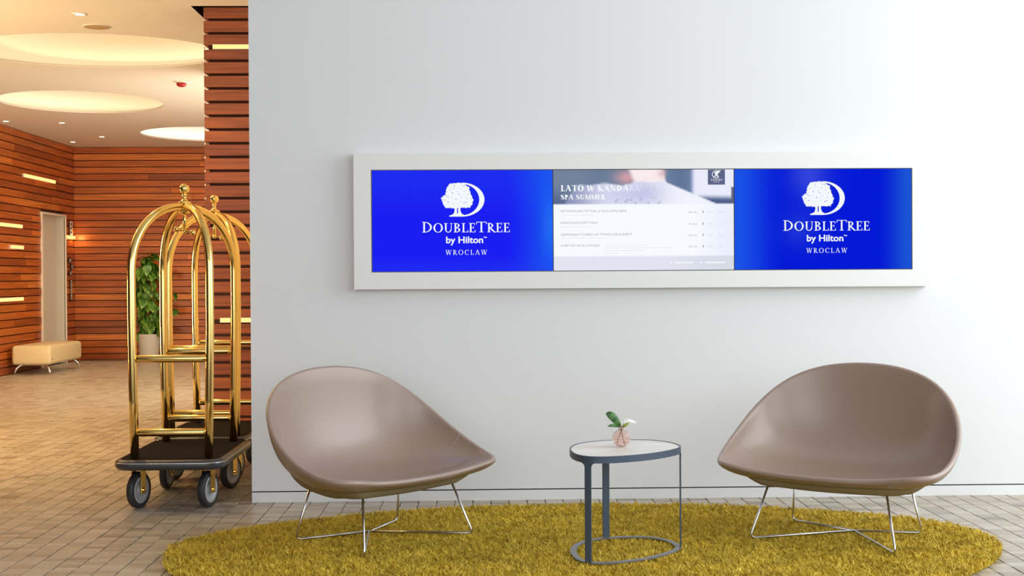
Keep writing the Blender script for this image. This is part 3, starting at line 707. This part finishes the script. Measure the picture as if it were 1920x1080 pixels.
sprig_leaf([(-.004, 0, .092), (-.015, -.004, .108), (-.028, -.008, .124), (-.040, -.01, .138), (-.052, -.01, .147), (-.062, -.008, .151), (-.070, -.006, .152)], .0185, M_leaf2, 'leaf')
sprig_leaf([(-.006, 0, .090), (-.022, -.006, .096), (-.036, -.010, .099), (-.050, -.012, .098), (-.062, -.012, .095)], .008, M_leaf2, 'leaf')
sprig_leaf([(.004, 0, .090), (.014, -.006, .096), (.024, -.008, .103), (.036, -.008, .112)], .0075, M_leaf3, 'leaf')
sprig_leaf([(.004, 0, .094), (.014, -.002, .112), (.024, 0, .120), (.040, .002, .117), (.058, .004, .112), (.074, .004, .109)], .009, M_petal, 'petal')

# ------------------------------------------------------------------ display wall
k_ = (D-.075)/D
def fx(x): return x*k_
def fz(z): return CAM_H+(z-CAM_H)*k_
X0, X1, Z0, Z1 = fx(-.7015), fx(2.562), fz(1.193), fz(1.9575); YF = D-.075
sx = [fx(-.601), fx(.4185), fx(1.4435), fx(2.4565)]; SZ0, SZ1 = fz(1.291), fz(1.861)
fr = empty('display_frame', ((X0+X1)/2, D, (Z0+Z1)/2), label='wide white frame box around the three wall screens', cat='frame')
cx, cz = (X0+X1)/2, (Z0+Z1)/2
bm = bmesh.new()
xs = [X0-cx, sx[0]-cx-.003, sx[3]-cx+.003, X1-cx]; zs = [Z0-cz, SZ0-cz-.003, SZ1-cz+.003, Z1-cz]; yf, yb = -.075, -.001
vf = [[bm.verts.new((x, yf, z)) for x in xs] for z in zs]; ib = [[bm.verts.new((xs[i], yf+.03, zs[j])) for i in (1, 2)] for j in (1, 2)]; ob = [[bm.verts.new((xs[i], yb, zs[j])) for i in (0, 3)] for j in (0, 3)]
for j in range(3):
    for i in range(3):
        if i == 1 and j == 1: continue
        bm.faces.new((vf[j][i], vf[j][i+1], vf[j+1][i+1], vf[j+1][i]))
bm.faces.new((vf[1][1], vf[1][2], ib[0][1], ib[0][0])); bm.faces.new((vf[2][2], vf[2][1], ib[1][0], ib[1][1])); bm.faces.new((vf[2][1], vf[1][1], ib[0][0], ib[1][0])); bm.faces.new((vf[1][2], vf[2][2], ib[1][1], ib[0][1]))
bm.faces.new((ib[0][0], ib[0][1], ib[1][1], ib[1][0]))
bm.faces.new([vf[0][i] for i in (3, 2, 1, 0)]+[ob[0][0], ob[0][1]]); bm.faces.new([vf[3][i] for i in range(4)]+[ob[1][1], ob[1][0]])
bm.faces.new([vf[j][0] for j in range(4)]+[ob[1][0], ob[0][0]]); bm.faces.new([vf[j][3] for j in (3, 2, 1, 0)]+[ob[0][1], ob[1][1]])
bm.faces.new((ob[0][0], ob[1][0], ob[1][1], ob[0][1]))
bmesh.ops.recalc_face_normals(bm, faces=bm.faces); bobj('surround', bm, M_frame, fr)

PXM = (sx[1]-sx[0])/342.5   # metres per photo pixel on the screens
def lerp(a, b, t): return a+(b-a)*t
def sm(a, b, x): t = np.clip((x-a)/(b-a), 0, 1); return t*t*(3-2*t)
def picture(name, w_, h_, fn, parent, y=-.0035, nx=110, ny=60):
    gx, gz = np.meshgrid(np.linspace(0, 1, nx+1), np.linspace(0, 1, ny+1))
    v = np.stack([(gx-.5)*w_, np.full_like(gx, y), (.5-gz)*h_], -1).reshape(-1, 3); f = []
    for j in range(ny):
        for i in range(nx): a = j*(nx+1)+i; f.append((a, a+nx+1, a+nx+2, a+1))
    o = pobj(name, v, f, M_vc, parent); ca = o.data.color_attributes.new('picture', 'FLOAT_COLOR', 'POINT')
    col = fn(gx.ravel(), gz.ravel())/255.; col = np.where(col <= .04045, col/12.92, ((np.clip(col, 0, 1)+.055)/1.055)**2.4)
    ca.data.foreach_set('color', np.c_[col, np.ones(len(col))].astype(np.float32).ravel()); return o
def blend(c, col, m): return c*(1-m[:, None])+np.array(col, float)*m[:, None]
def blue_left(u, v):
    c = np.tile(np.array([26., 30, 242]), (len(u), 1))
    c = blend(c, (34, 62, 236), sm(.55, 0, v)*.45); c = blend(c, (26, 96, 238), sm(.72, 1.0, u)*.75)  # uneven panel brightness painted in, lightest at the right edge
    c = blend(c, (40, 130, 246), sm(.9, 1, u)*np.exp(-((v-.55)/.3)**2)*.55); return blend(c, (40, 70, 240), sm(.8, 1, v)*.3)
def blue_right(u, v):
    c = np.tile(np.array([4., 26, 214]), (len(u), 1))
    c = blend(c, (30, 92, 232), sm(.3, 0, u)*.85); c = blend(c, (70, 84, 222), np.exp(-((u-.42)/.12)**2-((v-.05)/.28)**2)*.7)  # viewing-angle brightness and haze painted into the blue
    c = blend(c, (52, 74, 216), np.exp(-((u-.36)/.1)**2-((v-.6)/.18)**2)*.5); c = blend(c, (34, 104, 212), sm(.8, 1., u)*.75); return c
def spa(u, v):
    x = u*1675+40; y = v*935+78   # zoomed photo units
    c = np.tile(np.array([247., 250, 255]), (len(u), 1))
    c = blend(c, (232, 236, 250), sm(1300, 1715, x)*.8); foot = sm(880, 890, y+0*(x)); c = blend(c, (226, 229, 240), foot)
    c = blend(c, (206, 212, 222), foot*sm(1000, 1715, x)*.6)
    hd = 1-sm(394, 400, y)
    h = np.tile(np.array([116., 130, 156]), (len(u), 1)); h = blend(h, (84, 100, 140), sm(200, 398, y)*(1-sm(0, 300, x))); h = blend(h, (106, 126, 152), sm(250, 500, x))
    h = blend(h, (214, 160, 168), np.exp(-((x-720)/110)**2-((y-150)/70)**2)*.95)
    h = blend(h, (250, 236, 236), sm(740, 800, x+(y-150)*-.4)*(1-sm(1060, 1090, x-(y-150)*.2))); h = blend(h, (220, 176, 184), np.exp(-((x-1055)/40)**2-((y-110)/40)**2)*.8)
    h = blend(h, (112, 130, 158), sm(1085, 1100, x)); h = blend(h, (88, 110, 150), np.exp(-((x-1210)/90)**2)*sm(1090, 1110, x)*.6)
    rb = sm(1310, 1345, x)*(1-sm(300, 360, y-.02*(x-1340))); h = blend(h, (234, 236, 252), rb); h = blend(h, (66, 78, 130), np.exp(-((y-372-0.03*(x-1500))/22)**2)*sm(1330, 1400, x)*.8)
    h = blend(h, (92, 104, 128), sm(1685, 1700, x)*sm(235, 250, y)); h = blend(h, (150, 150, 210), np.exp(-((x-1330)/18)**2)*.4)
    ytop = np.where(x < 1085, 212+10*np.sin(x/47)-28*sm(700, 950, x)+260*sm(300, 60, x), 195+(x-1085)*.43)
    tw = sm(-8, 8, y-ytop); tc = np.tile(np.array([214., 216, 240]), (len(u), 1)); tc = blend(tc, (138, 146, 182), sm(560, 120, x)); tc = blend(tc, (196, 198, 232), np.exp(-((x-900)/260)**2-((y-300)/60)**2)); tc = blend(tc, (240, 242, 252), sm(850, 1250, x))
    sp_ = (np.sin(x*.13+y*.31)*np.sin(x*.071-y*.17+2) > .72)*sm(320, 370, y)*(1-sm(1020, 1060, x))*sm(500, 620, x); tc = blend(tc, (120, 126, 160), sp_*.6)
    h = h*(1-tw[:, None])+tc*tw[:, None]; return c*(1-hd[:, None])+h*hd[:, None]

# flat lettering: a small serif alphabet drawn as polygons (cap height 1)
def R4(x0, x1, y0, y1): return [(x0, y0), (x1, y0), (x1, y1), (x0, y1)]
def arc(cx, cy, ro, so, ri, si, a0, a1, n=22, off=0.):
    out = []
    for k in range(n):
        A = [a0+(a1-a0)*q/n for q in (k, k+1)]
        out.append([(cx+ro*math.cos(A[0]), cy+so*math.sin(A[0])), (cx+ro*math.cos(A[1]), cy+so*math.sin(A[1])), (cx+off+ri*math.cos(A[1]), cy+si*math.sin(A[1])), (cx+off+ri*math.cos(A[0]), cy+si*math.sin(A[0]))])
    return out
def stroke(p, q, w_): return [[(p[0]-w_/2, p[1]), (p[0]+w_/2, p[1]), (q[0]+w_/2, q[1]), (q[0]-w_/2, q[1])]]
def ser(x, y, w_, up): h = .045; return [R4(x-w_, x+w_, y if up else y-h, y+h if up else y)]
def ribbon(pts, ws):
    out = []; P_ = [Vector(p) for p in pts]; L_ = []
    for i, p in enumerate(P_):
        d = (P_[min(i+1, len(P_)-1)]-P_[max(i-1, 0)]).normalized(); nrm_ = Vector((-d.y, d.x)); L_.append((p+nrm_*ws[i]/2, p-nrm_*ws[i]/2))
    for a, b in zip(L_, L_[1:]): out.append([tuple(a[0]), tuple(b[0]), tuple(b[1]), tuple(a[1])])
    return out
def glyph(ch_, b=.12):
    t = .05+.15*(b-.12); st = lambda x: [R4(x, x+b, 0, 1)]+ser(x+b/2, 0, b/2+.09, True)+ser(x+b/2, 1, b/2+.09, False)
    if ch_ == 'D': return st(.12)+arc(.2, .5, .62, .5, .62-b*1.15, .5-t, -PI/2, PI/2)+[R4(.12, .25, 0, t), R4(.12, .25, 1-t, 1)], .90
    if ch_ == 'O': return arc(.47, .5, .44, .515, .44-b*1.1, .515-t, 0, 2*PI, 40), .96
    if ch_ == 'C': return arc(.47, .5, .44, .515, .44-b*1.15, .515-t, PI*.24, PI*1.76, 34)+[R4(.74, .79, .66, .93)], .86
    if ch_ == 'U': return [R4(.14, .14+b, .3, 1)]+ser(.14+b/2, 1, b/2+.09, False)+[R4(.70, .70+t, .3, 1)]+ser(.70+t/2, 1, .11, False)+arc(.445, .33, .305, .345, .305-b*.75, .345-t-.02, PI, 2*PI, 20), .90
    if ch_ == 'B': return st(.12)+arc(.22, .755, .36, .245, .36-b, .245-t, -PI/2, PI/2)+arc(.22, .265, .43, .265, .43-b*1.1, .265-t, -PI/2, PI/2)+[R4(.12, .24, .5, .5+t)], .74
    if ch_ == 'P': return st(.12)+arc(.22, .72, .40, .28, .40-b, .28-t, -PI/2, PI/2), .70
    if ch_ == 'R': return st(.12)+arc(.22, .735, .37, .265, .37-b, .265-t, -PI/2, PI/2)+ribbon([(.30, .48), (.55, .2), (.72, .02), (.84, .0)], [b, b, b*.8, t]), .80
    if ch_ == 'L': return st(.12)+[R4(.12, .62, 0, t), R4(.58, .63, 0, .26)], .66
    if ch_ == 'E': return st(.12)+[R4(.12, .60, 0, t), R4(.58, .63, 0, .25), R4(.12, .56, 1-t, 1), R4(.53, .58, .78, 1), R4(.12, .46, .49, .49+t), R4(.44, .48, .40, .63)], .68
    if ch_ == 'T': return [R4(.36, .36+b, 0, 1)]+ser(.36+b/2, 0, .17, True)+[R4(.02, .84, 1-t, 1), R4(.02, .065, .76, 1), R4(.795, .84, .76, 1)], .86
    if ch_ == 'A': return stroke((.12, 0), (.40, 1), t*1.1)+stroke((.76, 0), (.42, 1), b*1.05)+[R4(.22, .62, .34, .34+t)]+ser(.12, 0, .12, True)+ser(.76, 0, .15, True), .90
    if ch_ == 'W': return stroke((.32, 0), (.12, 1), b)+stroke((.34, 0), (.56, 1), t)+stroke((.78, 0), (.56, 1), b)+stroke((.80, 0), (1.02, 1), t)+ser(.12, 1, .13, False)+ser(.54, 1, .12, False)+ser(1.02, 1, .10, False), 1.14
    if ch_ == 'M': return stroke((.14, 0), (.18, 1), t)+stroke((.52, .02), (.20, 1), b)+stroke((.52, .02), (.84, 1), t)+[R4(.82, .82+b, 0, 1)]+ser(.14, 0, .12, True)+ser(.82+b/2, 0, .15, True)+ser(.14, 1, .08, False)+ser(.9, 1, .12, False), 1.08
    if ch_ == 'N': return [R4(.14, .14+t, 0, 1), R4(.76, .76+t, 0, 1)]+stroke((.78, 0), (.16, 1), b)+ser(.16, 0, .12, True)+ser(.14, 1, .10, False)+ser(.785, 1, .12, False), .94
    if ch_ == 'K': return st(.12)+stroke((.26, .45), (.66, 1), t)+ribbon([(.36, .55), (.62, .15), (.8, 0)], [b, b, b*.8])+ser(.66, 1, .12, False)+ser(.76, 0, .12, True), .88
    if ch_ == 'S': return ribbon([(.56, .80), (.50, .93), (.34, .975), (.17, .90), (.13, .74), (.25, .60), (.42, .48), (.56, .34), (.54, .14), (.36, .025), (.18, .06), (.09, .22)], [t, t, t, b*.7, b, b*1.1, b*1.15, b*1.05, b*.9, t, t, t])+[R4(.54, .58, .72, .97), R4(.07, .11, .03, .28)], .68
    return [], .36
def lay(text, x0, x1, yb, h, small=1., b=.12, gap=0.):
    polys = []; x = 0
    for i, c in enumerate(text):
        cap = c.isupper() or not c.isalpha(); s = 1 if cap else small
        g_, adv = glyph(c.upper(), b if cap else b/small*.95)
        for q in g_: polys.append([(x+a*s, y*s) for a, y in q])
        x += adv*s+gap
    x -= gap; k = (x1-x0)/x
    return [[(x0+a*k, yb-y*h) for a, y in q] for q in polys]
def flat(name, polys, m, parent, org, y, thick=.0006):
    """polys in photo-pixel units on the screen plane, origin org is the screen's centre pixel"""
    v = []; f = []
    for q in polys:
        k = len(v); nn = len(q); pts = [((a-org[0])*PXM, (org[1]-c_)*PXM) for a, c_ in q]
        v += [(a, y, c_) for a, c_ in pts]; f.append(tuple(range(k, k+nn)))
    return pobj(name, v, f, m, parent)
def circ(cx, cy, r, n=10): return [(cx+r*math.cos(2*PI*k/n), cy+r*math.sin(2*PI*k/n)) for k in range(n)]
def font_text(name, text, x0, x1, yb, m, parent, org, y, bold=0., h=None):
    cu = bpy.data.curves.new(name, 'FONT'); cu.body = text; cu.size = 1; cu.offset = bold; cu.resolution_u = 3
    to = bpy.data.objects.new(name, cu); C.objects.link(to); dg = bpy.context.evaluated_depsgraph_get(); me = bpy.data.meshes.new_from_object(to.evaluated_get(dg)); bpy.data.objects.remove(to)
    co = np.empty(len(me.vertices)*3); me.vertices.foreach_get('co', co); co = co.reshape(-1, 3); mn, mxx = co[:, 0].min(), co[:, 0].max(); k = (x1-x0)/(mxx-mn); kh = (h/.70) if h else k
    out = np.stack([((x0+(co[:, 0]-mn)*k)-org[0])*PXM, np.full(len(co), y), (org[1]-(yb-co[:, 1]*kh))*PXM], 1)
    me.vertices.foreach_set('co', out.ravel()); me.materials.clear(); return link(name, me, m, parent)
def logo_polys():
    k = .1482; Z = lambda x, y: (780+x*k, 330+y*k); ps = []
    ps += [[Z(*q) for q in w_] for w_ in arc(575, 296, 288, 216, 222, 199, -PI/2, PI/2, 36)]
    ps.append([Z(*q) for q in [(415, 498), (450, 488), (575, 488), (575, 512), (415, 512)]])
    ps.append([Z(*q) for q in [(482, 380), (512, 380), (512, 470), (512, 492), (440, 492), (470, 475), (482, 440)]]); ps.append([Z(*q) for q in [(526, 380), (556, 380), (556, 440), (572, 475), (610, 495), (512, 495), (512, 472), (526, 472)]])
    ol = [(430, 95), (480, 88), (560, 88), (620, 112), (660, 142), (676, 200), (690, 250), (714, 305), (706, 350), (676, 390), (600, 396), (520, 398), (440, 400), (372, 396), (336, 342), (322, 275), (372, 232), (380, 165), (405, 130)]
    ps += [[Z(*q) for q in (ol[i], ol[(i+1) % len(ol)], (520, 250))] for i in range(len(ol))]
    rs = random.Random(3)
    for i in range(len(ol)):
        a, b = ol[i], ol[(i+1) % len(ol)]; L_ = math.hypot(b[0]-a[0], b[1]-a[1]); nn = max(2, int(L_/17))
        for j in range(nn):
            t = j/nn; x = a[0]+(b[0]-a[0])*t+rs.uniform(-4, 4); y = a[1]+(b[1]-a[1])*t+rs.uniform(-4, 4); r_ = rs.uniform(7, 13)
            ps.append([Z(x+r_*math.cos(2*PI*q/7+j)*(1 if q % 2 else .75), y+r_*math.sin(2*PI*q/7+j)*(1 if q % 2 else .75)) for q in range(7)])
    dots = []
    for (x, y) in [(400, 262), (380, 250), (420, 170), (470, 150), (575, 118), (600, 125), (560, 160), (610, 190), (650, 230), (570, 265), (640, 285), (605, 340), (560, 322), (470, 345), (400, 325), (350, 300), (455, 210), (520, 200), (500, 290), (430, 400), (690, 290), (480, 120), (630, 330), (540, 230), (445, 270)]:
        dots.append([Z(*q) for q in circ(x, y, rs.uniform(3.5, 7), 6)])
    return ps, dots
M_blued = emis('screen_blue', s2l(30, 44, 232), 1.)
def screen(i, fn, label):
    a, b = sx[i]+.0012, sx[i+1]-.0012; o = empty('wall_screen', ((a+b)/2, YF, (SZ0+SZ1)/2), label=label, cat='screen', group='screens in the white frame'); w_, h_ = b-a, SZ1-SZ0
    box('bezel', -w_/2, w_/2, .0015, .028, -h_/2, h_/2, M_bez, o)
    picture('picture', w_-.0025, h_-.003, fn, o, .0009); return o
def brand(o, dx):
    org = (866.4, 413.8); lp, dots = logo_polys()
    flat('tree_emblem', lp, M_stripw, o, org, .0003); flat('emblem_gaps', dots, M_blued, o, org, -.0001)
    flat('lettering', lay('DoubleTree', 789.5, 956.5, 435.6, 19.8, .87, .13, .02), M_stripw, o, org, .0003)
    font_text('lettering', 'by Hilton', 835, 905, 455.8, M_stripw, o, org, .0003, .022, 12.2); font_text('lettering', 'TM', 905.5, 911.8, 446.6, M_stripw, o, org, .0003, .02, 2.6)
    flat('lettering', lay('WROCLAW', 834, 912.5, 478, 9.2, 1, .12, .22), M_stripw, o, org, .0003)
s0 = screen(0, blue_left, 'left blue wall screen with white tree logo'); brand(s0, 0)
s1 = screen(1, spa, 'middle wall screen with white price list and photo header')
s2 = screen(2, blue_right, 'right blue wall screen with white tree logo'); brand(s2, 0)
ORG = (1209.2, 411.5); kz = .2037
M_tw = emis('pale_header_text', s2l(244, 248, 250), 1.); M_tg = emis('grey_header_text', s2l(196, 200, 210), 1.); M_tx = emis('grey_list_text', s2l(150, 155, 166), 1.); M_tl = emis('light_grey_list_text', s2l(206, 210, 220), 1.)
M_lg = emis('badge_blue_grey', s2l(92, 102, 138), 1.)
def zz(x, y): return (1030+x*kz, 300+y*kz)
def L1(t, xa, xb, yb, h, m, b=.16): flat('lettering', lay(t, zz(xa, 0)[0], zz(xb, 0)[0], zz(0, yb)[1], h*kz, 1, b, .03), m, s1, ORG, .0003)
L1('LATO W KANDA', 105, 740, 278, 56, M_tw, .23); L1('RA', 745, 845, 278, 54, emis('faint_header_text', s2l(226, 229, 243), 1.), .16); L1('SPA', 868, 998, 278, 54, M_tg, .12)
L1('SPA SUMMER', 105, 522, 354, 44, M_tw, .23)
for yb, t, xb in ((472, 'DETOKSYKUJACY RYTUAL Z SOLA HIMALAJSKA', 722), (580, 'MASAZ KLASYCZNY CIALA', 448), (690, 'UJEDRNIAJACY ZABIEG NA TWARZ AGE ELEMENT', 768), (792, 'PAKIET DAY SPA DLA DWOJGA', 468)):
    font_text('lettering', t, *[zz(q, 0)[0] for q in (105, xb)], zz(0, yb)[1], M_tx, s1, ORG, .0003, .0, 20*kz)
for yb, t in ((484, '50 min'), (594, '30 min'), (700, '50 min'), (804, '120 min')):
    font_text('lettering', t, zz(1298, 0)[0], zz(1378, 0)[0], zz(0, yb)[1], M_tx, s1, ORG, .0003, .0, 16*kz)
    flat('rule', [[zz(1430, yb-22), zz(1438, yb-22), zz(1438, yb+2), zz(1430, yb+2)]], M_tx, s1, ORG, .0003)
    font_text('lettering', '199,-', zz(1465, 0)[0], zz(1530, 0)[0], zz(0, yb)[1], M_tl, s1, ORG, .0003, .0, 14*kz)
    font_text('lettering', 'zl/os', zz(1572, 0)[0], zz(1630, 0)[0], zz(0, yb)[1], M_tl, s1, ORG, .0003, .0, 14*kz)
for (xa, xb, y) in ((110, 400, 497), (110, 380, 606), (110, 560, 712), (512, 920, 780), (512, 1140, 803), (512, 880, 828), (512, 640, 853)):
    flat('fine_print', [[zz(xa, y), zz(xb, y), zz(xb, y+5), zz(xa, y+5)]], emis('fine_print_grey', s2l(228, 231, 238), 1.), s1, ORG, .0003)
for (xa, xb) in ((1118, 1142), (1170, 1340), (1404, 1428), (1450, 1640)):
    flat('footer_print', [[zz(xa, 940), zz(xb, 940), zz(xb, 954), zz(xa, 954)]], emis('footer_white', s2l(243, 245, 252), 1.), s1, ORG, .0003)
flat('badge', [[zz(1480, 82), zz(1640, 82), zz(1640, 222), zz(1480, 222)]], M_lg, s1, ORG, .0003)
bp_ = [[zz(*q) for q in w_] for w_ in arc(1556, 126, 38, 36, 32, 31, PI*.35, PI*1.75, 24)]
bp_ += [[zz(*q) for q in w_] for w_ in ([(1590, 88), (1600, 92), (1548, 150), (1530, 156)], [(1575, 88), (1586, 94), (1560, 128), (1548, 120)], [(1552, 120), (1564, 118), (1586, 156), (1574, 158)], [(1540, 108), (1560, 96), (1568, 104), (1548, 130)])]
flat('emblem', bp_, M_tw, s1, ORG, -.0001)
flat('lettering', lay('KANDARA', zz(1508, 0)[0], zz(1614, 0)[0], zz(0, 184)[1], 17*kz, 1, .16, .06), M_tw, s1, ORG, -.0001); flat('lettering', lay('SPA', zz(1534, 0)[0], zz(1588, 0)[0], zz(0, 203)[1], 13*kz, 1, .16, .4), M_tw, s1, ORG, -.0001)
